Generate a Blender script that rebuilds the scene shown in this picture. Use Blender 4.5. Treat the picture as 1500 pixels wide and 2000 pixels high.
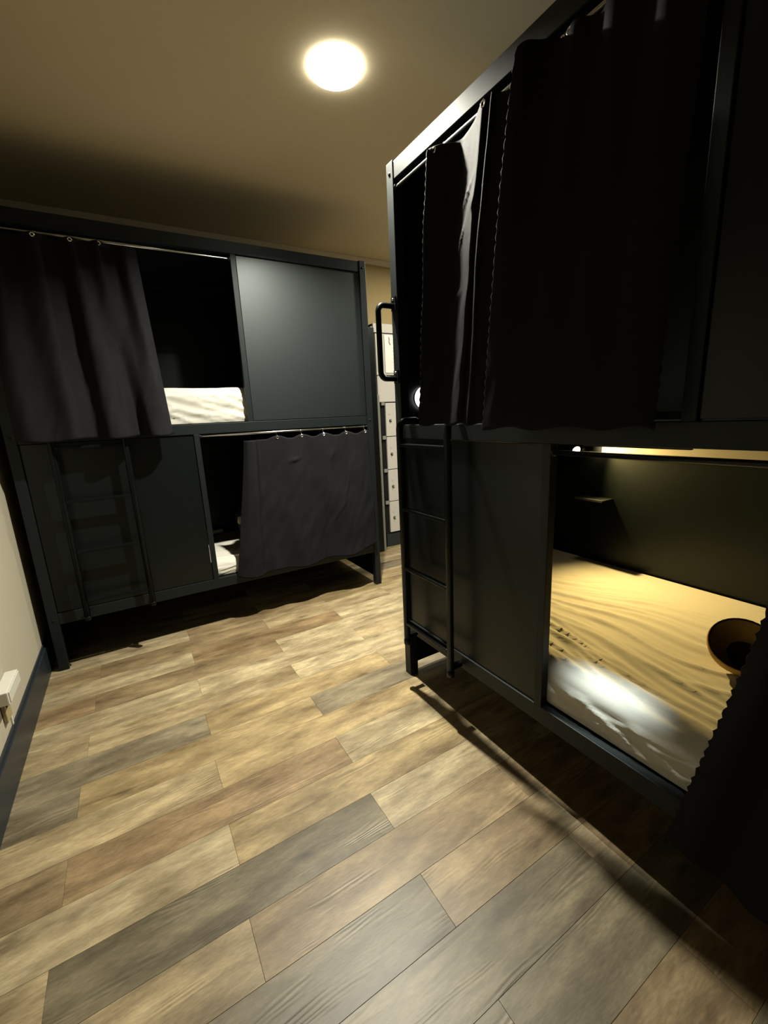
import bpy, bmesh, math, random
from mathutils import Vector, Matrix, noise
for o in list(bpy.data.objects): bpy.data.objects.remove(o)
S = bpy.context.scene
C = S.collection
PI = math.pi

# ------------------------------------------------------------------ camera
H0 = 1.45
FPX, YAW, PITCH, ROLL = 831.8, 0.531836, -0.221839, -0.048060
def camera():
    cy, sy = math.cos(YAW), math.sin(YAW)
    f0 = Vector((sy, cy, 0)); r0 = Vector((cy, -sy, 0)); u0 = Vector((0, 0, 1))
    f = f0*math.cos(PITCH) + u0*math.sin(PITCH)
    u = -f0*math.sin(PITCH) + u0*math.cos(PITCH)
    r2 = r0*math.cos(ROLL) + u*math.sin(ROLL)
    u2 = -r0*math.sin(ROLL) + u*math.cos(ROLL)
    cd = bpy.data.cameras.new('camera'); cd.sensor_fit = 'HORIZONTAL'; cd.sensor_width = 36
    cd.lens = 36*FPX/1500; cd.clip_start = .02
    co = bpy.data.objects.new('camera', cd); C.objects.link(co)
    M = Matrix((( r2.x, u2.x, -f.x, 0), (r2.y, u2.y, -f.y, 0), (r2.z, u2.z, -f.z, H0), (0, 0, 0, 1)))
    co.matrix_world = M
    S.camera = co
camera()

# ------------------------------------------------------------------ world, exposure
w = bpy.data.worlds.new('world'); S.world = w; w.use_nodes = True
w.node_tree.nodes['Background'].inputs[0].default_value = (.5, .5, .5, 1)
w.node_tree.nodes['Background'].inputs[1].default_value = .0
S.view_settings.view_transform = 'Standard'; S.view_settings.look = 'None'
S.view_settings.gamma = 1; S.view_settings.use_curve_mapping = False
S.view_settings.exposure = 0.0
LAMP_EMIT = 15.0            # visible disc of the ceiling lamps
LAMP_W = 116.0              # their LED chip behind the disc
LAMP_SPREAD = 134
LAMP_COL = (1, .955, .80, 1)
READ_W = 27.0               # reading light in the lower bunk
FILL_STRIP_W = .30  # added fill light under the near pod's middle rail
READ_COL = (1, .70, .24)

# ------------------------------------------------------------------ helpers
def srgb(r, g, b):
    f = lambda c: ((c/255+.055)/1.055)**2.4 if c > 10 else c/255/12.92
    return (f(r), f(g), f(b), 1)
def mat(name, col, rough=.5, spec=.5, metal=0, bump=None, sheen=0, mott=0, emit=None, noise_scale=30):
    m = bpy.data.materials.new(name); m.use_nodes = True
    nt = m.node_tree; b = nt.nodes['Principled BSDF']
    b.inputs['Base Color'].default_value = col; b.inputs['Roughness'].default_value = rough
    b.inputs['Specular IOR Level'].default_value = spec; b.inputs['Metallic'].default_value = metal
    b.inputs['Specular Tint'].default_value = (.88, .97, 1, 1) if name.startswith('black') else (1, 1, 1, 1)
    if sheen: b.inputs['Sheen Weight'].default_value = sheen; b.inputs['Sheen Roughness'].default_value = .5
    if emit: b.inputs['Emission Color'].default_value = emit[0]; b.inputs['Emission Strength'].default_value = emit[1]
    tc = nt.nodes.new('ShaderNodeTexCoord')
    nz = nt.nodes.new('ShaderNodeTexNoise'); nz.inputs['Scale'].default_value = noise_scale; nz.inputs['Detail'].default_value = 4
    nt.links.new(tc.outputs['Object'], nz.inputs['Vector'])
    if mott:
        mx = nt.nodes.new('ShaderNodeMix'); mx.data_type = 'RGBA'; mx.blend_type = 'MIX'
        mx.inputs['A'].default_value = tuple(c*(1-mott) for c in col[:3])+(1,)
        mx.inputs['B'].default_value = tuple(min(1, c*(1+mott)) for c in col[:3])+(1,)
        nt.links.new(nz.outputs['Fac'], mx.inputs['Factor']); nt.links.new(mx.outputs['Result'], b.inputs['Base Color'])
    if bump:
        n2 = nt.nodes.new('ShaderNodeTexNoise'); n2.inputs['Scale'].default_value = bump[1]; n2.inputs['Detail'].default_value = 3
        nt.links.new(tc.outputs['Object'], n2.inputs['Vector'])
        bp = nt.nodes.new('ShaderNodeBump'); bp.inputs['Strength'].default_value = bump[0]; bp.inputs['Distance'].default_value = .002
        nt.links.new(n2.outputs['Fac'], bp.inputs['Height']); nt.links.new(bp.outputs['Normal'], b.inputs['Normal'])
    return m
M_black = mat('black_laminate', (.0028, .0040, .0043, 1), .34, .32, mott=.2, bump=(.05, 350))
M_satin = mat('black_satin_laminate', (.0045, .006, .0065, 1), .42, .78, mott=.1, bump=(.05, 350))
M_frame = mat('black_powder_coat', (.0060, .0080, .0086, 1), .48, .27, mott=.15, bump=(.12, 500))
M_tube = mat('black_tube', (.0035, .0045, .005, 1), .30, .16, mott=.1)
M_cloth = mat('charcoal_curtain_cloth', (.0100, .0098, .0118, 1), .6, .05, mott=.25, bump=(.6, 900), noise_scale=60)
M_sheet = mat('white_sheet', (.50, .485, .435, 1), .9, .15, mott=.03, bump=(.25, 500))
M_wall = mat('beige_wall_paint', (.37, .335, .26, 1), .85, .2, mott=.03, bump=(.25, 260))
M_ceil = mat('tan_ceiling_paint', (.68, .59, .42, 1), .9, .1, mott=.03, bump=(.2, 220))
M_wally = mat('ochre_wall_paint', (.40, .31, .15, 1), .85, .2, mott=.03, bump=(.25, 260))
M_trim = mat('tan_trim', (.62, .55, .42, 1), .6, .3, mott=.03)
M_base = mat('navy_baseboard', (.012, .017, .022, 1), .42, .5, mott=.2)
M_rod = mat('steel_rod', (.62, .62, .60, 1), .28, .5, metal=1, mott=.05)
M_ring = mat('bright_ring', (.85, .85, .85, 1), .15, .5, metal=1)
M_white = mat('white_plastic', (.50, .49, .43, 1), .45, .4, mott=.03)
M_tan = mat('tan_plastic', (.30, .24, .13, 1), .6, .3, mott=.2)
M_lock = mat('locker_white', (.50, .475, .43, 1), .4, .4, mott=.03, bump=(.1, 200))
M_grey = mat('grey_edge', (.20, .205, .18, 1), .5, .4, mott=.1)
M_dark = mat('dark_inside', (.006, .006, .006, 1), .7, .2)
M_knob = mat('dark_knob', (.05, .05, .05, 1), .35, .5, metal=.6)
M_red = mat('red_ink', (.35, .06, .04, 1), .7, .2)
M_grime = mat('grey_ink', (.45, .42, .40, 1), .8, .2)
M_paper = mat('paper', (.80, .77, .71, 1), .8, .2)
M_bag = mat('dark_bag_cloth', (.02, .02, .023, 1), .8, .2, mott=.3, bump=(.6, 300))
M_yellow = mat('pale_yellow', (.55, .50, .25, 1), .7, .2)
M_cap = mat('brown_felt', (.42, .27, .07, 1), .8, .2, mott=.3, bump=(.4, 300))
M_capin = mat('dark_lining', (.02, .014, .008, 1), .8, .2)
M_lamp = mat('lamp_diffuser', (.9, .9, .9, 1), .5, .3, emit=(LAMP_COL, LAMP_EMIT))
M_bunk = mat('bunk_lamp_diffuser', (.9, .9, .9, 1), .5, .3, emit=((1, .99, .93, 1), 2.2))
M_led = mat('reading_led', (.9, .8, .6, 1), .4, .3, emit=((1, .78, .42, 1), 70))
M_ledge = mat('pale_ledge', (.46, .43, .36, 1), .5, .3, mott=.05)
M_sub = mat('subfloor', (.05, .04, .03, 1), .9, .1)

def new(name, bm, m, parent=None, smooth=False):
    me = bpy.data.meshes.new(name); bm.to_mesh(me); bm.free()
    if m: me.materials.append(m)
    if smooth:
        for p in me.polygons: p.use_smooth = True
    o = bpy.data.objects.new(name, me); C.objects.link(o)
    if parent: o.parent = parent
    return o
def tag(o, label=None, cat=None, group=None, kind=None):
    if label: o['label'] = label
    if cat: o['category'] = cat
    if group: o['group'] = group
    if kind: o['kind'] = kind
    return o
def thing(name, label, cat, loc=(0, 0, 0), rz=0, group=None):
    o = bpy.data.objects.new(name, None); C.objects.link(o); o.location = loc; o.rotation_euler = (0, 0, rz)
    o.empty_display_size = .05
    return tag(o, label, cat, group)
def box(bm, a, b, bev=.0):
    """axis box from corner a to corner b, bevelled, appended to bm"""
    t = bmesh.new()
    bmesh.ops.create_cube(t, size=1)
    for v in t.verts:
        for i in range(3): v.co[i] = (a[i]+b[i])/2 + v.co[i]*(b[i]-a[i])
    if bev: bmesh.ops.bevel(t, geom=list(t.edges), offset=bev, segments=2, profile=.6, affect='EDGES')
    me = bpy.data.meshes.new('t'); t.to_mesh(me); t.free(); bm.from_mesh(me); bpy.data.meshes.remove(me)
def bx(name, a, b, m, parent=None, bev=.002):
    bm = bmesh.new(); box(bm, a, b, bev); return new(name, bm, m, parent)
def tube(bm, pts, r, n=12, cap=True):
    pts = [Vector(p) for p in pts]; rings = []; up = None
    for i, p in enumerate(pts):
        d = (pts[min(i+1, len(pts)-1)] - pts[max(i-1, 0)]).normalized()
        if up is None:
            up = Vector((0, 0, 1)) if abs(d.z) < .9 else Vector((1, 0, 0))
        s = d.cross(up).normalized(); up = s.cross(d).normalized()
        rings.append([bm.verts.new(p + (s*math.cos(a)+up*math.sin(a))*r) for a in [2*PI*k/n for k in range(n)]])
    for A, B in zip(rings, rings[1:]):
        for k in range(n): bm.faces.new((A[k], A[(k+1) % n], B[(k+1) % n], B[k]))
    if cap: bm.faces.new(rings[0][::-1]); bm.faces.new(rings[-1])
def arc(c, r, a0, a1, ax, ay, n=6):
    c = Vector(c); ax = Vector(ax); ay = Vector(ay)
    return [c + ax*r*math.cos(a0+(a1-a0)*i/n) + ay*r*math.sin(a0+(a1-a0)*i/n) for i in range(n+1)]
def torus(bm, c, R, r, ax, ay, n=16, m=6):
    c = Vector(c); ax = Vector(ax).normalized(); ay = Vector(ay).normalized(); az = ax.cross(ay)
    g = []
    for i in range(n):
        a = 2*PI*i/n; d = ax*math.cos(a)+ay*math.sin(a)
        g.append([bm.verts.new(c + d*(R+r*math.cos(2*PI*j/m)) + az*r*math.sin(2*PI*j/m)) for j in range(m)])
    for i in range(n):
        for j in range(m): bm.faces.new((g[i][j], g[(i+1) % n][j], g[(i+1) % n][(j+1) % m], g[i][(j+1) % m]))
def lathe(bm, prof, c, n=32, axis=(0, 0, 1)):
    c = Vector(c); q = Vector((0, 0, 1)).rotation_difference(Vector(axis)); R = []
    for r, z in prof:
        if r < 1e-6: R.append([bm.verts.new(c + q @ Vector((0, 0, z)))])
        else: R.append([bm.verts.new(c + q @ Vector((r*math.cos(2*PI*k/n), r*math.sin(2*PI*k/n), z))) for k in range(n)])
    for A, B in zip(R, R[1:]):
        for k in range(n):
            a = [A[k % len(A)], A[(k+1) % len(A)], B[(k+1) % len(B)], B[k % len(B)]]
            a = list(dict.fromkeys(a))
            if len(a) > 2: bm.faces.new(a)

# ------------------------------------------------------------------ room shell
HC = 3.0; XW = -.625; YB = 4.13; XR = 3.7; YF = -1.1
def quadbox(name, a, b, m): return tag(bx(name, a, b, m, bev=0), kind='structure')
quadbox('wall_left', (XW-.1, YF, -.02), (XW, YB, HC), M_wall)
quadbox('wall_back', (XW-.1, YB, -.02), (XR+.1, YB+.1, HC), M_wally)
quadbox('wall_right', (XR, YF, -.02), (XR+.1, YB, HC), M_wall)
quadbox('wall_front', (XW-.1, YF-.1, -.02), (XR+.1, YF, HC), M_wall)
quadbox('ceiling', (XW-.1, YF-.1, HC), (XR+.1, YB+.1, HC+.1), M_ceil)
# small cove along ceiling and back wall
bm = bmesh.new(); box(bm, (XW, YB-.035, HC-.05), (XR, YB, HC), .006)
tag(new('trim_1', bm, M_trim), kind='structure')
def baseboard(name, a, b):
    bm = bmesh.new(); ax = 0 if abs(b[0]-a[0]) > abs(b[1]-a[1]) else 1
    box(bm, (a[0], a[1], 0), (b[0], b[1], .165), .002)
    # thinner top lip
    c = list(a); d = list(b)
    if ax == 1: d[0] = a[0]+(b[0]-a[0])*.45
    else: c[1] = a[1]+(b[1]-a[1])*.55
    box(bm, (c[0], c[1], .163), (d[0], d[1], .185), .002)
    tag(new(name, bm, M_base), kind='structure')
baseboard('baseboard_left', (XW, YF, 0), (XW+.018, YB, 0))
baseboard('baseboard_back', (XW+.02, YB-.018, 0), (2.28, YB, 0))

# ------------------------------------------------------------------ floor planks
fl = tag(bx('floor', (XW-.1, YF-.1, -.06), (XR+.1, YB+.1, -.004), M_sub, bev=0), kind='structure')
def plank_material():
    m = bpy.data.materials.new('plank_wood'); m.use_nodes = True; nt = m.node_tree; N = nt.nodes; L = nt.links
    b = N['Principled BSDF']
    tc = N.new('ShaderNodeTexCoord'); oi = N.new('ShaderNodeObjectInfo')
    mul = N.new('ShaderNodeMath'); mul.operation = 'MULTIPLY'; mul.inputs[1].default_value = 57.0
    L.new(oi.outputs['Random'], mul.inputs[0])
    cx = N.new('ShaderNodeCombineXYZ'); L.new(mul.outputs[0], cx.inputs[0]); L.new(mul.outputs[0], cx.inputs[2]); L.new(mul.outputs[0], cx.inputs[1])
    add = N.new('ShaderNodeVectorMath'); add.operation = 'ADD'
    L.new(tc.outputs['Object'], add.inputs[0]); L.new(cx.outputs[0], add.inputs[1])
    def mp(sc):
        k = N.new('ShaderNodeMapping'); k.inputs['Scale'].default_value = sc; L.new(add.outputs[0], k.inputs['Vector']); return k
    # warp for cathedral grain
    w0 = N.new('ShaderNodeTexNoise'); w0.inputs['Scale'].default_value = 1; w0.inputs['Detail'].default_value = 2
    L.new(mp((1.3, 9, 1)).outputs[0], w0.inputs['Vector'])
    # broad bands of tone along the board
    n1 = N.new('ShaderNodeTexNoise'); n1.inputs['Scale'].default_value = 1; n1.inputs['Detail'].default_value = 6; n1.inputs['Roughness'].default_value = .62
    L.new(mp((3.4, 11, 1)).outputs[0], n1.inputs['Vector'])
    # fine streaks
    n2 = N.new('ShaderNodeTexNoise'); n2.inputs['Scale'].default_value = 1; n2.inputs['Detail'].default_value = 6; n2.inputs['Roughness'].default_value = .7
    L.new(mp((34, 190, 1)).outputs[0], n2.inputs['Vector'])
    # grain rings (wave on warped coordinate)
    sep = N.new('ShaderNodeSeparateXYZ'); L.new(add.outputs[0], sep.inputs[0])
    a1 = N.new('ShaderNodeMath'); a1.operation = 'MULTIPLY_ADD'; a1.inputs[1].default_value = 330; L.new(sep.outputs[1], a1.inputs[0])
    a2 = N.new('ShaderNodeMath'); a2.operation = 'MULTIPLY'; a2.inputs[1].default_value = 75; L.new(w0.outputs['Fac'], a2.inputs[0])
    L.new(a2.outputs[0], a1.inputs[2])
    sn = N.new('ShaderNodeMath'); sn.operation = 'SINE'; L.new(a1.outputs[0], sn.inputs[0])
    # mask for grain (appears in patches)
    n3 = N.new('ShaderNodeTexNoise'); n3.inputs['Scale'].default_value = 1; n3.inputs['Detail'].default_value = 2
    L.new(mp((3.2, 16, 4)).outputs[0], n3.inputs['Vector'])
    mr = N.new('ShaderNodeMapRange'); mr.inputs['From Min'].default_value = .53; mr.inputs['From Max'].default_value = .68; L.new(n3.outputs['Fac'], mr.inputs['Value'])
    # knots: small elongated dark spots
    vo = N.new('ShaderNodeTexVoronoi'); vo.inputs['Scale'].default_value = 1
    L.new(mp((3.0, 8.0, 1)).outputs[0], vo.inputs['Vector'])
    kn = N.new('ShaderNodeMapRange'); kn.inputs['From Min'].default_value = .03; kn.inputs['From Max'].default_value = .16
    kn.inputs['To Min'].default_value = .55; kn.inputs['To Max'].default_value = 1; L.new(vo.outputs['Distance'], kn.inputs['Value'])
    cr = N.new('ShaderNodeValToRGB'); e = cr.color_ramp.elements
    e[0].position = .28; e[0].color = (.42, .37, .30, 1); e[1].position = .72; e[1].color = (1.62, 1.62, 1.52, 1)
    x = e.new(.50); x.color = (.92, .90, .84, 1)
    L.new(n1.outputs['Fac'], cr.inputs['Fac'])
    m1 = N.new('ShaderNodeMix'); m1.data_type = 'RGBA'; m1.blend_type = 'MULTIPLY'; m1.inputs['Factor'].default_value = 1
    L.new(oi.outputs['Color'], m1.inputs['A']); L.new(cr.outputs['Color'], m1.inputs['B'])
    f2 = N.new('ShaderNodeMapRange'); f2.inputs['From Min'].default_value = .3; f2.inputs['From Max'].default_value = .7
    f2.inputs['To Min'].default_value = .76; f2.inputs['To Max'].default_value = 1.20; L.new(n2.outputs['Fac'], f2.inputs['Value'])
    m2 = N.new('ShaderNodeMix'); m2.data_type = 'RGBA'; m2.blend_type = 'MULTIPLY'; m2.inputs['Factor'].default_value = 1
    L.new(m1.outputs['Result'], m2.inputs['A']); L.new(f2.outputs[0], m2.inputs['B'])
    g = N.new('ShaderNodeMath'); g.operation = 'MULTIPLY'; L.new(sn.outputs[0], g.inputs[0]); L.new(mr.outputs[0], g.inputs[1])
    g2 = N.new('ShaderNodeMath'); g2.operation = 'MULTIPLY_ADD'; g2.inputs[1].default_value = .24; g2.inputs[2].default_value = 1; L.new(g.outputs[0], g2.inputs[0])
    g3 = N.new('ShaderNodeMath'); g3.operation = 'MULTIPLY'; L.new(g2.outputs[0], g3.inputs[0]); L.new(kn.outputs[0], g3.inputs[1])
    m3 = N.new('ShaderNodeMix'); m3.data_type = 'RGBA'; m3.blend_type = 'MULTIPLY'; m3.inputs['Factor'].default_value = 1
    L.new(m2.outputs['Result'], m3.inputs['A']); L.new(g3.outputs[0], m3.inputs['B'])
    L.new(m3.outputs['Result'], b.inputs['Base Color'])
    b.inputs['Roughness'].default_value = .42; b.inputs['Specular IOR Level'].default_value = .38
    bp = N.new('ShaderNodeBump'); bp.inputs['Strength'].default_value = .25; bp.inputs['Distance'].default_value = .001
    ad = N.new('ShaderNodeMath'); ad.operation = 'ADD'; L.new(n2.outputs['Fac'], ad.inputs[0]); L.new(g.outputs[0], ad.inputs[1])
    L.new(ad.outputs[0], bp.inputs['Height']); L.new(bp.outputs['Normal'], b.inputs['Normal'])
    return m
M_plank = plank_material()
PW, PL = .1765, 1.02
def plank_mesh(x0, x1, y0, y1):
    g = .00015; c = .0006
    bm = bmesh.new()
    P = lambda x, y, z: bm.verts.new((x, y, z))
    X0, X1, Y0, Y1 = x0+g, x1-g, y0+g, y1-g
    bot = [P(X0, Y0, -.005), P(X1, Y0, -.005), P(X1, Y1, -.005), P(X0, Y1, -.005)]
    mid = [P(X0, Y0, -.0012), P(X1, Y0, -.0012), P(X1, Y1, -.0012), P(X0, Y1, -.0012)]
    top = [P(X0+c, Y0+c, 0), P(X1-c, Y0+c, 0), P(X1-c, Y1-c, 0), P(X0+c, Y1-c, 0)]
    for A, B in ((bot, mid), (mid, top)):
        for k in range(4): bm.faces.new((A[k], A[(k+1) % 4], B[(k+1) % 4], B[k]))
    bm.faces.new(top)
    me = bpy.data.meshes.new('plank'); bm.to_mesh(me); bm.free(); me.materials.append(M_plank); return me
full = plank_mesh(-PL/2, PL/2, -PW/2, PW/2)
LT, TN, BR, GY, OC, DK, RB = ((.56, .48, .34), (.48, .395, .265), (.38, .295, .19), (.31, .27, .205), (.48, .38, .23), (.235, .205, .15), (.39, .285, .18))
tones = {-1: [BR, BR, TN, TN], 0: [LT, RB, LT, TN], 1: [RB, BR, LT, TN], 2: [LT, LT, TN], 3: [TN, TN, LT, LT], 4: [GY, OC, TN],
         5: [GY, OC, GY, LT], 6: [TN, OC, TN], 7: [BR, RB, LT, TN], 8: [LT, OC, TN], 9: [TN, DK, LT, TN], 10: [TN, BR, BR], 11: [BR, DK, BR, TN], 12: [GY, DK, BR], 13: [BR, DK, DK], 14: [GY, BR, BR], 15: [BR, GY, DK, BR], 16: [GY, DK, BR]}  # board tones; near rows set darker to carry the lamp's falloff
rnd = random.Random(5)
k0 = -8
for k in range(k0, 24):
    y1 = 2.847-k*PW; y0 = y1-PW
    if y0 > YB or y1 < YF: continue
    yc = (y0+y1)/2
    j0 = (.135 if k % 2 == 0 else -.375) + .035*(yc-2.0)
    xs = [j0+PL*i for i in range(-2, 6)]; col = 0
    for a, b_ in zip(xs, xs[1:]):
        a2, b2 = max(a, XW), min(b_, XR); c0, c1 = max(y0, YF), min(y1, YB)
        if b2-a2 < .01 or c1-c0 < .01: continue
        cx_, cy_ = (a+b_)/2, yc
        if abs(b2-a2-PL) < 1e-6 and abs(c1-c0-PW) < 1e-6: me = full
        else: me = plank_mesh(a2-cx_, b2-cx_, c0-cy_, c1-cy_)
        o = bpy.data.objects.new('plank', me); C.objects.link(o); o.parent = fl
        o.location = (cx_, cy_, rnd.uniform(-.0003, .0002))
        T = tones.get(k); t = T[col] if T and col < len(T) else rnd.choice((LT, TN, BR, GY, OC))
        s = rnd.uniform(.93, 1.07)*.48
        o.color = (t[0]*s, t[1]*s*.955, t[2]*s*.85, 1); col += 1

# ------------------------------------------------------------------ ceiling lamps
def ceiling_lamp(x, y, label, power, spread, r=.123):
    t = thing('ceiling_light', label, 'ceiling light', (x, y, HC))
    bm = bmesh.new(); lathe(bm, [(0, -.001), (r-.012, -.001), (r-.012, -.012), (r-.020, -.012)], (0, 0, 0), 48); new('base', bm, M_white, t, True)
    bm = bmesh.new(); lathe(bm, [(r-.001, -.002), (r, -.008), (r-.003, -.018), (r-.012, -.024), (r*.7, -.028), (0, -.030)], (0, 0, 0), 48)
    new('diffuser', bm, M_lamp, t, True)
    ld = bpy.data.lights.new('led_chip', 'AREA'); ld.shape = 'DISK'; ld.size = .075; ld.energy = power; ld.color = LAMP_COL[:3]; ld.spread = math.radians(spread)
    lo = bpy.data.objects.new('led_chip', ld); C.objects.link(lo); lo.parent = t; lo.location = (0, 0, -.034)
    return t
ceiling_lamp(1.073, 2.066, 'glowing white round flush ceiling lamp in front of the ladder pod', LAMP_W, LAMP_SPREAD)
ceiling_lamp(2.75, 2.85, 'round ceiling lamp over the passage beside the white lockers', LAMP_W*.42, 178)

# ------------------------------------------------------------------ capsule bunks
def pod(name, label, loc, rz, W, D, zb, zm, zt, mu, ml, RDZ, rodm, post=.052):
    """local frame: x along the front, y into the pod, z up. zb/zm/zt: (bottom, top) of the rails; mu/ml: mullion x of upper / lower level"""
    t = thing(name, label, 'bunk bed', loc, rz)
    top = zt[1]+.006
    for (x, y) in ((0, 0), (W-post, 0), (0, D-post), (W-post, D-post)):
        bx('post', (x, y, 0), (x+post, y+post, top), M_frame, t, .003)
    F = .004
    for nm, z in (('bottom_rail', zb), ('middle_rail', zm), ('top_rail', zt)):
        bx(nm, (post, F, z[0]), (W-post, F+.038, z[1]), M_frame, t, .003)
        bx(nm, (post, D-.04, z[0]), (W-post, D-.004, z[1]), M_frame, t, .003)
        for x in (F, W-F-.036): bx(nm, (x, post, z[0]), (x+.036, D-post, z[1]), M_frame, t, .003)
    # mullions
    bx('mullion', (mu, F, zm[1]), (mu+.034, F+.034, zt[0]), M_frame, t, .002)
    bx('mullion', (ml, F, zb[1]), (ml+.034, F+.034, zm[0]), M_frame, t, .002)
    # infill panels (set 8 mm back from the frame)
    g = .004
    bx('front_panel', (mu+.034+g, F+.008, zm[1]+g), (W-post-g, F+.024, zt[0]-g), M_satin if rodm is M_rod else M_black, t, .0015)
    bx('front_panel', (post+g, F+.008, zb[1]+g), (ml-g, F+.024, zm[0]-g), M_black, t, .0015)
    for z0, z1 in ((zb[1], zm[0]), (zm[1], zt[0])):
        bx('end_panel', (.012, post, z0), (.028, D-post, z1), M_black, t, .001)
        bx('end_panel', (W-.028, post, z0), (W-.012, D-post, z1), M_black, t, .001)
        bx('back_panel', (post, D-.028, z0), (W-post, D-.012, z1), M_black, t, .001)
    # skirts under the end frames
    bx('end_skirt', (.010, post, .060), (.030, D-post, zb[0]), M_black, t, .001)
    bx('end_skirt', (W-.030, post, .060), (W-.010, D-post, zb[0]), M_black, t, .001)
    bx('back_skirt', (post, D-.03, .0), (W-post, D-.010, zb[0]), M_black, t, .001)
    # decks and roof
    bx('bed_base', (.036, .044, zb[1]-.028), (W-.036, D-.04, zb[1]-.004), M_black, t, .001)
    bx('bed_base', (.036, .044, zm[1]-.03), (W-.036, D-.04, zm[1]-.005), M_black, t, .001)
    bx('roof_panel', (.04, .044, zt[1]-.03), (W-.04, D-.04, zt[1]-.012), M_black, t, .001)
    bx('back_ledge', (.387 if rodm is M_tube else post, D-.085, zm[0]-.17), (W-post, D-.028, zm[0]-.02), M_ledge if rodm is M_tube else M_black, t, .002)
    # curtain rods
    bm = bmesh.new(); tube(bm, [(post-.004, .016, zt[0]-.028), (mu+.004, .016, zt[0]-.028)], .0068, 12); r1 = new('curtain_rod', bm, M_rod, t, True)
    bm = bmesh.new(); tube(bm, [(ml+.030, .016, zm[0]-RDZ), (W-post+.004, .016, zm[0]-RDZ)], .0085, 12); r2 = new('curtain_rod', bm, rodm, t, True)
    for r, xs, z in ((r1, (post+.004, mu-.004), zt[0]-.028), (r2, (ml+.038, W-post-.004), zm[0]-RDZ)):
        for x in xs:
            bm = bmesh.new(); lathe(bm, [(0, -.004), (.013, -.004), (.013, .004), (0, .004)], (x, .016, z), 16, (1, 0, 0)); new('rod_bracket', bm, M_frame, r, True)
    # bolts on the front posts
    for x in (post/2, W-post/2):
        for z in (zb[0]+.03, zm[0]+.035, zt[0]+.03):
            bm = bmesh.new(); lathe(bm, [(.008, 0), (.007, .0025), (0, .003)], (x, 0, z), 12, (0, -1, 0)); new('bolt', bm, M_tube, t, True)
    return t
F0 = (-.565, 3.09, 0); R0 = (1.19, 1.86, 0)
FW, FD = 2.322, 1.0
RW, RD = 2.34, 1.235
FZB, FZM, FZT = (.30, .37), (1.388, 1.455), (2.515, 2.588)
RZB, RZM, RZT = (.275, .345), (1.335, 1.402), (2.468, 2.538)
far = pod('bunk_pod', 'black two-level capsule bunk across the far end of the room, with one glossy upper panel', F0, 0, FW, FD, FZB, FZM, FZT, 1.325, .958, .014, M_rod)
near = pod('bunk_pod', 'black two-level capsule bunk on the right with ladder and warmly lit lower bed', R0, -PI/2, RW, RD, RZB, RZM, RZT, 1.31, .897, .029, M_tube)
# grab bar on the near pod's corner post (sticks out towards the aisle)
bm = bmesh.new()
z0, z1, v, r = 1.625, 1.955, -.088, .030
pts = [(.022, 0, z1)] + arc((.022, v+r, z1-r), r, PI/2, PI, (0, 1, 0), (0, 0, 1)) + arc((.022, v+r, z0+r), r, PI, 1.5*PI, (0, 1, 0), (0, 0, 1)) + [(.022, 0, z0)]
tube(bm, pts, .0135, 14); gb = new('grab_bar', bm, M_tube, near, True)
for z in (z0, z1):
    bm = bmesh.new(); box(bm, (.006, -.006, z-.022), (.046, .0, z+.040), .002); new('mounting_plate', bm, M_tube, gb)
    bm = bmesh.new(); lathe(bm, [(.007, 0), (.006, .003), (0, .0045)], (.022, -.006, z+.028), 12, (0, -1, 0)); new('bolt', bm, M_ring, gb, True)

# ------------------------------------------------------------------ ladders
def ladder(label, loc, rz, x0, x1, ztop, zbot, rungs):
    t = thing('ladder', label, 'ladder', loc, rz)
    v = -.062; r = .0165
    for x in (x0, x1):
        bm = bmesh.new()
        R = .038
        pts = [(x, v, zbot), (x, v, ztop-R)] + arc((x, v+R, ztop-R), R, PI, PI/2, (0, 1, 0), (0, 0, 1), 7)[1:] + [(x, .030, ztop), (x, .036, ztop-.003), (x, .039, ztop-.009)]
        tube(bm, pts, r, 14); ra = new('rail', bm, M_tube, t, True)
        bm = bmesh.new(); lathe(bm, [(0, -.004), (r+.002, -.004), (r+.002, .02), (r, .022)], (x, v, zbot), 14); new('foot_cap', bm, M_tube, ra, True)
        bx('bracket', (x-.012, v+r-.004, zbot+.03), (x+.012, -.001, zbot+.05), M_tube, ra, .001)
    for z in rungs:
        bm = bmesh.new(); box(bm, (x0+r-.003, v-.013, z-.011), (x1-r+.003, v+.013, z+.005), .004); new('rung', bm, M_tube, t)
    return t
ladder('black tubular ladder on the front of the near right pod', R0, -PI/2, .125, .482, RZM[1]+.020, .262, (1.312, 1.000, .693, .385))
ladder('black tubular ladder in shadow on the left of the far pod', F0, 0, .205, .562, FZM[1]+.020, .315, (1.36, 1.05, .745, .435))

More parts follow.
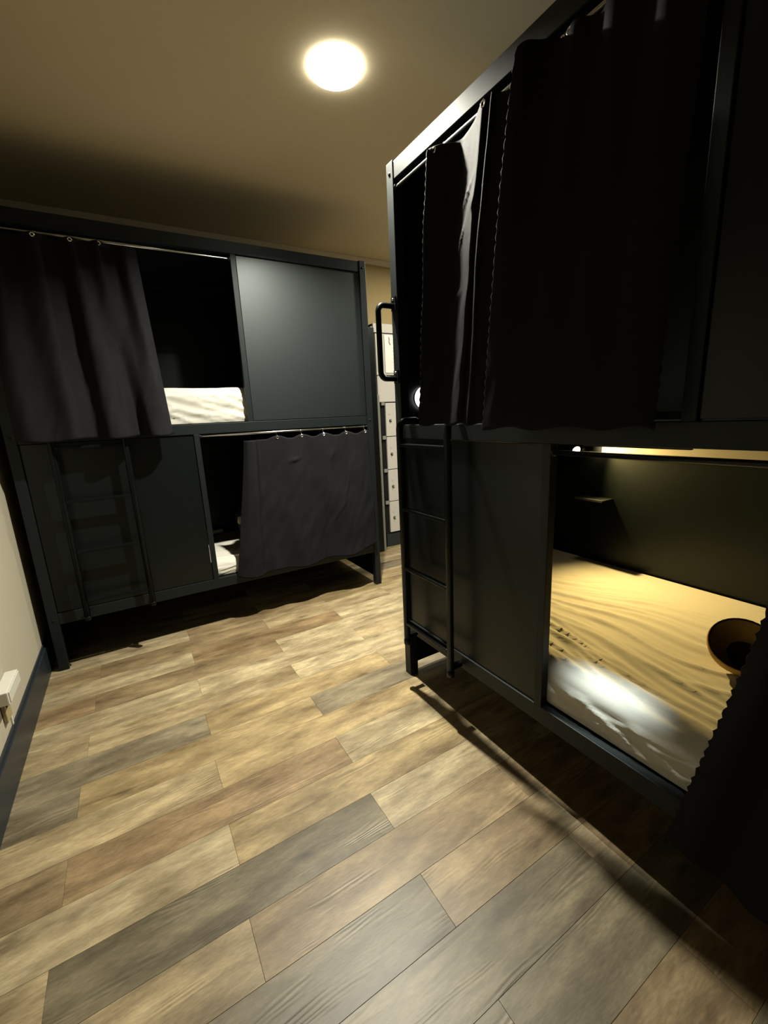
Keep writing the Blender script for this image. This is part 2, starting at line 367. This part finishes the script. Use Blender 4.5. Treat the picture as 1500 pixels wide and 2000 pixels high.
# ------------------------------------------------------------------ curtains
def cat(P, t):
    """catmull-rom through list of tuples, t 0..1"""
    n = len(P)-1; f = min(t*n, n-1e-6); i = int(f); u = f-i
    p0 = P[max(i-1, 0)]; p1 = P[i]; p2 = P[i+1]; p3 = P[min(i+2, n)]
    return [.5*((2*b)+(-a+c)*u+(2*a-5*b+4*c-d)*u*u+(-a+3*b-3*c+d)*u**3) for a, b, c, d in zip(p0, p1, p2, p3)]
def curtain(label, loc, rz, top, bot, ztop, zbot, rings, rodz, seed=0, NX=150, NZ=90, scal=(1, 0), wr=.006, sag=.012, hem_wave=.006, creases=(), pw=1.15):
    """top/bot: plan control points (x, y[, dz]) in pod frame. rings: x positions. scal: scalloped left/right edges"""
    t = thing('curtain', label, 'curtain', loc, rz)
    bm = bmesh.new(); g = []
    top = [p if len(p) == 3 else (p[0], p[1], 0) for p in top]; bot = [p if len(p) == 3 else (p[0], p[1], 0) for p in bot]
    for j in range(NZ+1):
        b = j/NZ; row = []
        for i in range(NX+1):
            a = i/NX
            A = cat(top, a); B = cat(bot, a)
            e = b**pw
            x = A[0]*(1-e)+B[0]*e; y = A[1]*(1-e)+B[1]*e
            zt = ztop+A[2]
            if rings:
                d = min(abs(A[0]-q) for q in rings); zt -= sag*min(1, d/.07)**1.5
            zb_ = zbot+B[2]+hem_wave*math.sin(a*19+seed)
            z = zt*(1-b)+zb_*b
            q = noise.noise(Vector((x*6+seed*3.1, z*3.2, seed)))
            q2 = noise.noise(Vector((x*17+seed, z*10-x*14, seed+5)))
            y += wr*q*1.6*min(1, b*3) + wr*.55*q2*min(1, b*4)
            for (cx_, cz_, dx, dz_, L_, am) in creases:
                # short sharp fold: line through (cx,cz) with direction (dx,dz), length L
                rx, rz_ = x-cx_, z-cz_; n_ = math.hypot(dx, dz_); ux, uz = dx/n_, dz_/n_
                s = rx*ux+rz_*uz; p = -rx*uz+rz_*ux
                y += -am*math.exp(-(s/L_)**2)*math.exp(-abs(p)/.014)*(1 if p > 0 else math.exp(p/.006))
            if scal[0] and i < 3: x += .0035*math.sin(z*2*PI/.033)*(1-i/3)
            if scal[1] and i > NX-3: x += .0035*math.sin(z*2*PI/.033)*(1-(NX-i)/3)
            row.append(bm.verts.new((x, y, z)))
        g.append(row)
    for j in range(NZ):
        for i in range(NX): bm.faces.new((g[j][i], g[j+1][i], g[j+1][i+1], g[j][i+1]))
    o = new('curtain_cloth', bm, M_cloth, t, True)
    s = o.modifiers.new('thick', 'SOLIDIFY'); s.thickness = .0016; s.offset = 0
    # metal hooks and eyelets
    for q in rings:
        ai = min(range(101), key=lambda k: abs(cat(top, k/100)[0]-q)); A = cat(top, ai/100)
        bm = bmesh.new()
        torus(bm, (q, .016, rodz-.004), .0125, .0017, (0, 1, 0), (0, 0, 1), 18, 6)
        hk = new('hook_ring', bm, M_ring, t, True)
        zc = ztop+A[2]-.014
        bm = bmesh.new(); torus(bm, (q, A[1]-.0015, zc), .0085, .003, (1, 0, 0), (0, 0, 1), 18, 8)
        new('eyelet', bm, M_ring, t, True)
        bm = bmesh.new(); tube(bm, [(q, .014, rodz-.016), (q, (A[1]+.012)/2, (rodz+zc)/2), (q, A[1]-.002, zc+.008)], .0013, 6); new('link', bm, M_ring, hk, True)
    return t
# far pod, upper level: wide open folds on the left
curtain('charcoal curtain in broad folds on the upper left of the far pod', F0, 0,
        [(.060, -.010), (.13, -.045), (.22, -.020), (.315, -.050), (.40, -.005), (.475, -.050), (.54, -.020), (.595, -.055), (.665, -.010), (.72, -.060), (.785, -.035)],
        [(.060, -.085), (.12, -.120), (.22, -.115), (.33, -.125), (.43, -.060), (.51, -.130), (.60, -.120), (.66, -.055), (.72, -.130), (.80, -.125), (.832, -.080)],
        2.468, FZM[0]+.010, [.315, .475, .605], FZT[0]-.028, 1, scal=(0, 0), wr=.008)
# far pod, lower level
curtain('charcoal curtain drawn across the right of the far pod lower bunk', F0, 0,
        [(1.275, .010), (1.30, -.025), (1.345, -.030), (1.375, .020), (1.43, .012), (1.51, -.012), (1.60, -.030), (1.70, -.008), (1.79, -.028), (1.88, -.008), (1.99, -.030), (2.08, -.010), (2.165, -.022), (2.262, -.008)],
        [(1.115, -.015), (1.18, -.050), (1.27, -.060), (1.33, -.030), (1.42, -.050), (1.52, -.045), (1.62, -.065), (1.72, -.055), (1.82, -.030), (1.93, -.055), (2.02, -.075, .01), (2.10, -.085, .03), (2.19, -.070, .035), (2.268, -.050, .04)],
        1.348, .345, [1.512, 1.70, 1.877, 2.065, 2.235], FZM[0]-.014, 2, scal=(0, 0), wr=.009, sag=.022, hem_wave=.012,
        creases=((1.62, 1.16, 1, .2, .05, .012), (1.93, 1.17, .4, 1, .05, .014), (2.03, .90, .3, 1, .10, .010), (1.95, .72, .6, .8, .12, .010)))
# near pod, upper level, first curtain with one bright fold
curtain('charcoal curtain with a brightly lit fold, left half of the near pod upper opening', R0, -PI/2,
        [(.372, -.052), (.41, -.032), (.45, -.008), (.49, .012), (.53, .006), (.58, -.010), (.64, -.036), (.668, -.046), (.680, -.020), (.705, -.050), (.72, -.030), (.79, -.006), (.87, 0)],
        [(.385, -.128), (.41, -.115), (.44, -.098), (.475, -.080), (.50, -.084), (.545, -.100), (.60, -.120), (.62, -.114), (.632, -.104), (.66, -.116), (.69, -.100), (.78, -.092), (.86, -.096)],
        2.420, RZM[1]+.004, [.40, .665, .80], RZT[0]-.028, 3, scal=(1, 0), wr=.007,
        creases=((.585, 2.18, 1, .7, .05, .011), (.560, 2.05, .6, 1, .05, .010), (.66, 2.14, .8, 1, .03, .009), (.53, 1.86, 1, .25, .045, .011), (.43, 1.55, .5, 1, .10, .012)), pw=.85)
# near pod, upper level, outer curtain pulled out at its edge
curtain('black curtain pulled out into the aisle, right half of the near pod upper opening', R0, -PI/2,
        [(.862, -.112), (.885, -.100), (.905, -.055), (.935, -.018), (.985, -.030), (1.03, .000), (1.09, -.035), (1.16, -.005), (1.22, -.035), (1.268, -.012), (1.294, .004)],
        [(.735, -.113), (.79, -.112), (.85, -.108), (.91, -.107), (.97, -.103), (1.04, -.102), (1.10, -.098), (1.17, -.096), (1.22, -.092), (1.27, -.088), (1.292, -.080)],
        2.425, RZM[0]+.055, [.935, .965, 1.16], RZT[0]-.028, 4, scal=(1, 1), wr=.0015, pw=.7)
# near pod, lower level
curtain('black curtain with a scalloped edge over the lit lower bed of the near pod', R0, -PI/2,
        [(1.575, -.004), (1.62, -.022), (1.68, .006), (1.74, -.022), (1.82, .008), (1.90, -.022), (2.0, .004), (2.10, -.020), (2.20, .004), (2.27, -.008)],
        [(1.395, -.018), (1.46, -.045), (1.54, -.025), (1.62, -.050), (1.72, -.030), (1.82, -.050), (1.93, -.030), (2.05, -.050), (2.16, -.035), (2.27, -.040)],
        1.284, .22, [1.60, 1.74, 1.90, 2.10, 2.24], RZM[0]-.029, 6, scal=(1, 0), wr=.006)

# ------------------------------------------------------------------ mattresses with sheets
def mattress(label, loc, rz, x0, x1, y0, y1, z0, z1, wr, seed, NX=200, NY=110, ridge=0, fan=None, r=.045):
    t = thing('mattress', label, 'mattress', loc, rz)
    bx('core', (x0+.012, y0+.012, z0), (x1-.012, y1-.012, z1-.03), M_sheet, t, .02)
    bm = bmesh.new(); g = []
    # profile across y: front skirt, rounded edge, top
    prof = [(y0, z0+.004)] + [(y0, z0+.004+(z1-r-z0-.004)*k/14) for k in range(1, 15)]
    prof += [(y0+r-r*math.cos(a), z1-r+r*math.sin(a)) for a in [PI/2*k/9 for k in range(1, 10)]]
    prof += [(y0+r+(y1-y0-r)*k/NY, z1) for k in range(1, NY+1)]
    for i in range(NX+1):
        x = x0+(x1-x0)*i/NX; row = []
        for (y, z) in prof:
            flat = 1 if y > y0+r*.6 else .35
            n1 = noise.noise(Vector((x*1.6+seed, y*11+x*2.5, seed)))
            n2 = 1-abs(noise.noise(Vector((x*2.2+seed*2, y*20+x*5, seed+2))))*2
            n3 = noise.noise(Vector((x*9, y*22, seed+9)))
            h = wr*(n1*1.1+.55*n2**3*(1 if n2 > 0 else -1)+.25*n3)
            if ridge:
                d = y-y0; m_ = math.exp(-((d-.14)/.16)**2)
                wv = noise.noise(Vector((x*2.2+seed, (d+ .22*x)*26, 3.3)))
                h += ridge*m_*(1-abs(wv)*3.0)
            if fan:
                rr = math.hypot(x-fan[0], y-fan[1]); an = math.atan2(y-fan[1], x-fan[0])
                wv = noise.noise(Vector((an*19+noise.noise(Vector((x*2.1, y*2.1, 8)))*1.6, rr*.8, 7.7)))
                h += fan[2]*max(0, 1-abs(wv)*3.2)**1.5*min(1, rr/.7)*max(.0, min(1, (fan[3]-y)/.35))
            edge = min(1, (x1-x)/.03, (x-x0)/.03, (y1-y)/.03+.001)
            if y <= y0+1e-6:
                c1 = 1-abs(noise.noise(Vector((x*2.3+seed, z*16+x*5.5, seed+4))))*2.4
                c2 = 1-abs(noise.noise(Vector((x*3.7, z*22-x*4, seed+6))))*2.6
                k_ = min(1, (z-z0)/.03, 1)
                yy = y-k_*(.010*max(0, c1)**2+.006*max(0, c2)**2); zz = z
            else: yy = y-(h*.5*(1-flat)); zz = z+h*flat*max(0, edge)
            row.append(bm.verts.new((x, yy, zz)))
        g.append(row)
    for i in range(NX):
        for j in range(len(prof)-1): bm.faces.new((g[i][j], g[i+1][j], g[i+1][j+1], g[i][j+1]))
    o = new('fitted_sheet', bm, M_sheet, t, True)
    return t
mattress('mattress with rumpled sheet in the warmly lit lower bunk of the near pod', R0, -PI/2, .06, RW-.06, .046, RD-.045, RZB[1]+.001, .515, .0030, 11, ridge=.012, fan=(-.05, .42, .010, 1.0), r=.065)
mattress('mattress with creased white sheet in the lower bunk of the far pod', F0, 0, .06, FW-.06, .050, FD-.075, FZB[1]+.001, .475, .005, 23, ridge=.008)
mattress('thick white mattress in the upper bunk of the far pod', F0, 0, .06, FW-.985, .060, FD-.045, FZM[1]+.001, 1.690, .0035, 37, ridge=.002)
# folded strip of white bedding at the back of the far lower bunk
bm = bmesh.new(); box(bm, (1.0, .86, .49), (1.20, .925, .525), .012)
tag(new('folded_sheet', bm, M_sheet), 'narrow folded white sheet against the back of the far lower bunk', 'sheet').location = F0
# small round lamp on the end panel of the near pod, upper level
t = thing('bunk_lamp', 'small round white lamp glowing at the curtain edge in the near upper bunk', 'lamp', R0, -PI/2)
bm = bmesh.new(); lathe(bm, [(0, 0), (.050, 0), (.052, .006), (.048, .010), (0, .010)], (.029, .148, 1.529), 36, (1, 0, 0)); new('base', bm, M_white, t, True)
bm = bmesh.new(); lathe(bm, [(.054, .009), (.057, .016), (.053, .023), (.030, .026), (0, .027)], (.029, .148, 1.529), 36, (1, 0, 0)); new('diffuser', bm, M_bunk, t, True)

# ------------------------------------------------------------------ things in the lower near bunk
def rl(x, y, z): return Vector((R0[0]+y, R0[1]-x, z))
t = thing('reading_light', 'small glowing warm reading light high in the corner of the near lower bunk', 'reading light', R0, -PI/2)
lx, ly, lz = .265, RD-.150, 1.200
bm = bmesh.new(); lathe(bm, [(0, 0), (.022, 0), (.022, .012), (.010, .016), (0, .016)], (lx, RD-.0855, lz+.0), 20, (0, -1, 0)); new('base', bm, M_tube, t, True)
bm = bmesh.new(); tube(bm, [(lx, RD-.098, lz), (lx, ly+.012, lz)], .005, 8); new('arm', bm, M_tube, t, True)
ax_ = Vector((.86, -.32, -.36)).normalized()
bm = bmesh.new(); lathe(bm, [(0, -.034), (.018, -.032), (.027, -.004), (.028, .006), (.024, .006), (.023, .002)], (lx, ly, lz), 20, ax_); hd = new('lamp_head', bm, M_tube, t, True)
bm = bmesh.new(); lathe(bm, [(.0235, .005), (.018, .014), (.010, .020), (0, .022)], (lx, ly, lz), 18, ax_); new('bulb', bm, M_led, hd, True)
def spot(nm, pos, dirv, watts, size, blend, rad):
    ld = bpy.data.lights.new(nm, 'SPOT'); ld.energy = watts; ld.color = READ_COL; ld.spot_size = size; ld.spot_blend = blend; ld.shadow_soft_size = rad
    lo = bpy.data.objects.new(nm, ld); C.objects.link(lo); lo.parent = t
    lo.location = pos; lo.rotation_euler = Vector(dirv).to_track_quat('-Z', 'Y').to_euler()
spot('reading_beam', Vector((lx, ly, lz))+ax_*.028, ax_, READ_W*4, math.radians(140), 1.0, .012)
t = thing('added_fill_strip', 'added cool white fill strip under the middle rail of the near pod', 'added fill light', R0, -PI/2)  # added fill light, makes the cool white patch along the mattress front
bx('housing', (1.03, .027, RZM[0]-.006), (1.33, .041, RZM[0]-.0005), M_frame, t, .001)
ld = bpy.data.lights.new('fill_strip_area', 'AREA'); ld.shape = 'RECTANGLE'; ld.size = .24; ld.size_y = .008; ld.energy = FILL_STRIP_W; ld.color = (.9, 1, .95); ld.spread = math.radians(16)
lo = bpy.data.objects.new('fill_strip_area', ld); C.objects.link(lo); lo.parent = t; lo.location = (1.14, .034, RZM[0]-.0075); lo.rotation_euler = (math.radians(2.0), 0, 0)
t = thing('small_shelf', 'small black shelf on the back wall under the reading light', 'shelf', R0, -PI/2)
bx('board', (.265, RD-.135, .905), (.44, RD-.029, .913), M_frame, t, .001)
bm = bmesh.new(); box(bm, (.265, RD-.138, .903), (.44, RD-.134, .916), .001); new('front_lip', bm, M_rod, t)
bx('bracket', (.30, RD-.10, .885), (.32, RD-.029, .905), M_frame, t, .001)
# soft cap
p = rl(1.265, .475, .52)
t = thing('cap', 'brown rounded soft cap with dark hollow, half hidden by the lower curtain edge', 'cap', (1.70, .515, .612))
q = Vector((-.55, -.25, .75)).normalized()
bm = bmesh.new(); lathe(bm, [(.094, .0), (.098, -.012), (.092, -.045), (.068, -.078), (.035, -.094), (0, -.098)], (0, 0, .02), 32, q); sh = new('crown', bm, M_cap, t, True)
s = sh.modifiers.new('t', 'SOLIDIFY'); s.thickness = .003
bm = bmesh.new(); torus(bm, (0, 0, .02), .095, .0035, q.orthogonal(), q.cross(q.orthogonal()), 36, 8); new('rim', bm, M_capin, t, True)
bm = bmesh.new(); lathe(bm, [(.050, -.076), (.044, -.080), (.03, -.086), (0, -.090)], (-.008, -.016, .024), 28, q); new('lining', bm, M_capin, t, True)

# ------------------------------------------------------------------ things in the far lower bunk
def blob(bm, c, s, seed, n=24, am=.18):
    t_ = bmesh.new(); bmesh.ops.create_uvsphere(t_, u_segments=n, v_segments=n//2, radius=1)
    for v_ in t_.verts:
        k = 1+am*noise.noise(v_.co*2.2+Vector((seed, 0, 0)))+.4*am*noise.noise(v_.co*6+Vector((seed, 3, 0)))
        q_ = Vector((math.copysign(abs(v_.co.x)**.75, v_.co.x), math.copysign(abs(v_.co.y)**.75, v_.co.y), math.copysign(abs(v_.co.z)**.75, v_.co.z)))
        v_.co = Vector((c[0]+q_.x*s[0]*k, c[1]+q_.y*s[1]*k, c[2]+q_.z*s[2]*k))
    me = bpy.data.meshes.new('t'); t_.to_mesh(me); t_.free(); bm.from_mesh(me); bpy.data.meshes.remove(me)
t = thing('backpack', 'dark rumpled backpack behind the curtain in the far lower bunk', 'bag', (.86, 3.68, .48))
bm = bmesh.new(); blob(bm, (0, 0, .155), (.15, .10, .15), 4); new('body', bm, M_bag, t, True)
bm = bmesh.new(); blob(bm, (-.07, -.085, .09), (.07, .03, .07), 7); new('pocket', bm, M_bag, t, True)
bm = bmesh.new(); tube(bm, arc((0, -.0, .30), .035, 0, PI, (1, 0, 0), (0, 0, 1), 10), .007, 8); new('handle', bm, M_bag, t, True)
bm = bmesh.new(); blob(bm, (-.135, -.075, .175), (.022, .012, .035), 9, 14); tg = new('tag', bm, M_yellow, t, True); tg['label'] = 'pale yellow tag'

# ------------------------------------------------------------------ left wall outlet box
t = thing('outlet_box', 'white plastic socket box low on the left wall by the skirting', 'socket box', (XW, 2.33, .370))
bx('housing', (.001, -.17, -.020), (.048, .04, .038), M_white, t, .004)
bx('cover', (.048, -.160, -.014), (.052, .032, .032), M_white, t, .001)
bx('cable_clip', (.002, -.12, -.125), (.016, -.045, -.020), M_tan, t, .003)
bm = bmesh.new(); lathe(bm, [(.007, 0), (.007, .003), (0, .003)], (.016, -.10, -.055), 12, (1, 0, 0)); new('screw_hole', bm, M_dark, t)
bx('cable_duct', (.0005, -.035, -.214), (.006, -.020, -.020), M_white, t, .001)

# ------------------------------------------------------------------ lockers and partition at the back
YL = 3.955
t = thing('locker_cabinet', 'tall white locker cabinet with numbered doors in the passage beyond the near pod', 'locker', (2.30, YL, 0))
bx('plinth', (.06, .012, 0), (1.15, .165, .150), M_base, t, .002)
bx('carcass', (.0, .022, .152), (1.15, .170, 2.36), M_dark, t, .001)
bx('side_strip', (-.025, .004, .152), (.012, .03, 2.33), M_grey, t, .001)
zs = [.165, .520, .875, 1.230, 1.585]
cols = [(.105, .62), (.63, 1.145)]
def knobbed(parent, x, z):
    bm = bmesh.new(); lathe(bm, [(.015, 0), (.015, .006), (.010, .010), (0, .011)], (x, -.001, z), 18, (0, -1, 0)); k = new('lock', bm, M_knob, parent, True)
    bm = bmesh.new(); lathe(bm, [(.006, .011), (.006, .018), (0, .019)], (x, -.001, z), 12, (0, -1, 0)); new('keyhole', bm, M_ring, k, True)
for (a, b_) in cols:
    for z0, z1 in zip(zs, zs[1:]):
        d = bx('door', (a+.003, 0, z0+.004), (b_-.003, .020, z1-.004), M_lock, t, .002)
        knobbed(d, a+.055, (z0+z1)/2-.01)
        bx('number_plate', (a+.035, -.0015, (z0+z1)/2+.05), (a+.062, .0, (z0+z1)/2+.068), M_grime, d, 0)
    w0 = .02 if a < .2 else a+.003
    bx('door', (w0, -.004, 1.592), (b_-.003, .020, 1.855), M_lock, t, .002)
    bx('door', (w0+.0, 0, 1.863), (b_-.003, .020, 2.265), M_lock, t, .002)
bx('cornice', (.0, -.003, 2.275), (1.15, .02, 2.36), M_lock, t, .002)
for z in zs[1:]:
    bx('hinge', (.060, -.0, z-.028), (.100, .016, z+.010), M_grey, t, .002)
bx('stile', (.012, .006, .152), (.040, .022, 1.588), M_grey, t, .001)
# notice on the upper locker door
t = thing('notice', 'white paper notice with a red mark on the upper locker door', 'notice', (2.30, YL-.0045, 0))
bx('paper', (.125, -.0012, 1.885), (.34, -.0002, 2.255), M_paper, t, 0)
bm = bmesh.new(); tube(bm, [(.180, -.002, 2.235), (.184, -.002, 2.205), (.180, -.002, 2.185), (.196, -.002, 2.160)], .0042, 6); new('red_mark', bm, M_red, t)
for k in range(5): bx('text_line', (.215, -.0018, 2.13-k*.035), (.30-(k % 2)*.02, -.0012, 2.134-k*.035), M_grime, t, 0)
# dark partition with pale edge to the left of the lockers
t = thing('partition_panel', 'black upright partition board with a pale grey edge left of the lockers', 'partition', (1.93, 3.862, 0))
bx('board', (0, 0, 0), (.325, .022, 2.30), M_black, t, .002)
bx('edge_strip', (.326, -.002, 0), (.352, .05, 1.66), M_grey, t, .002)
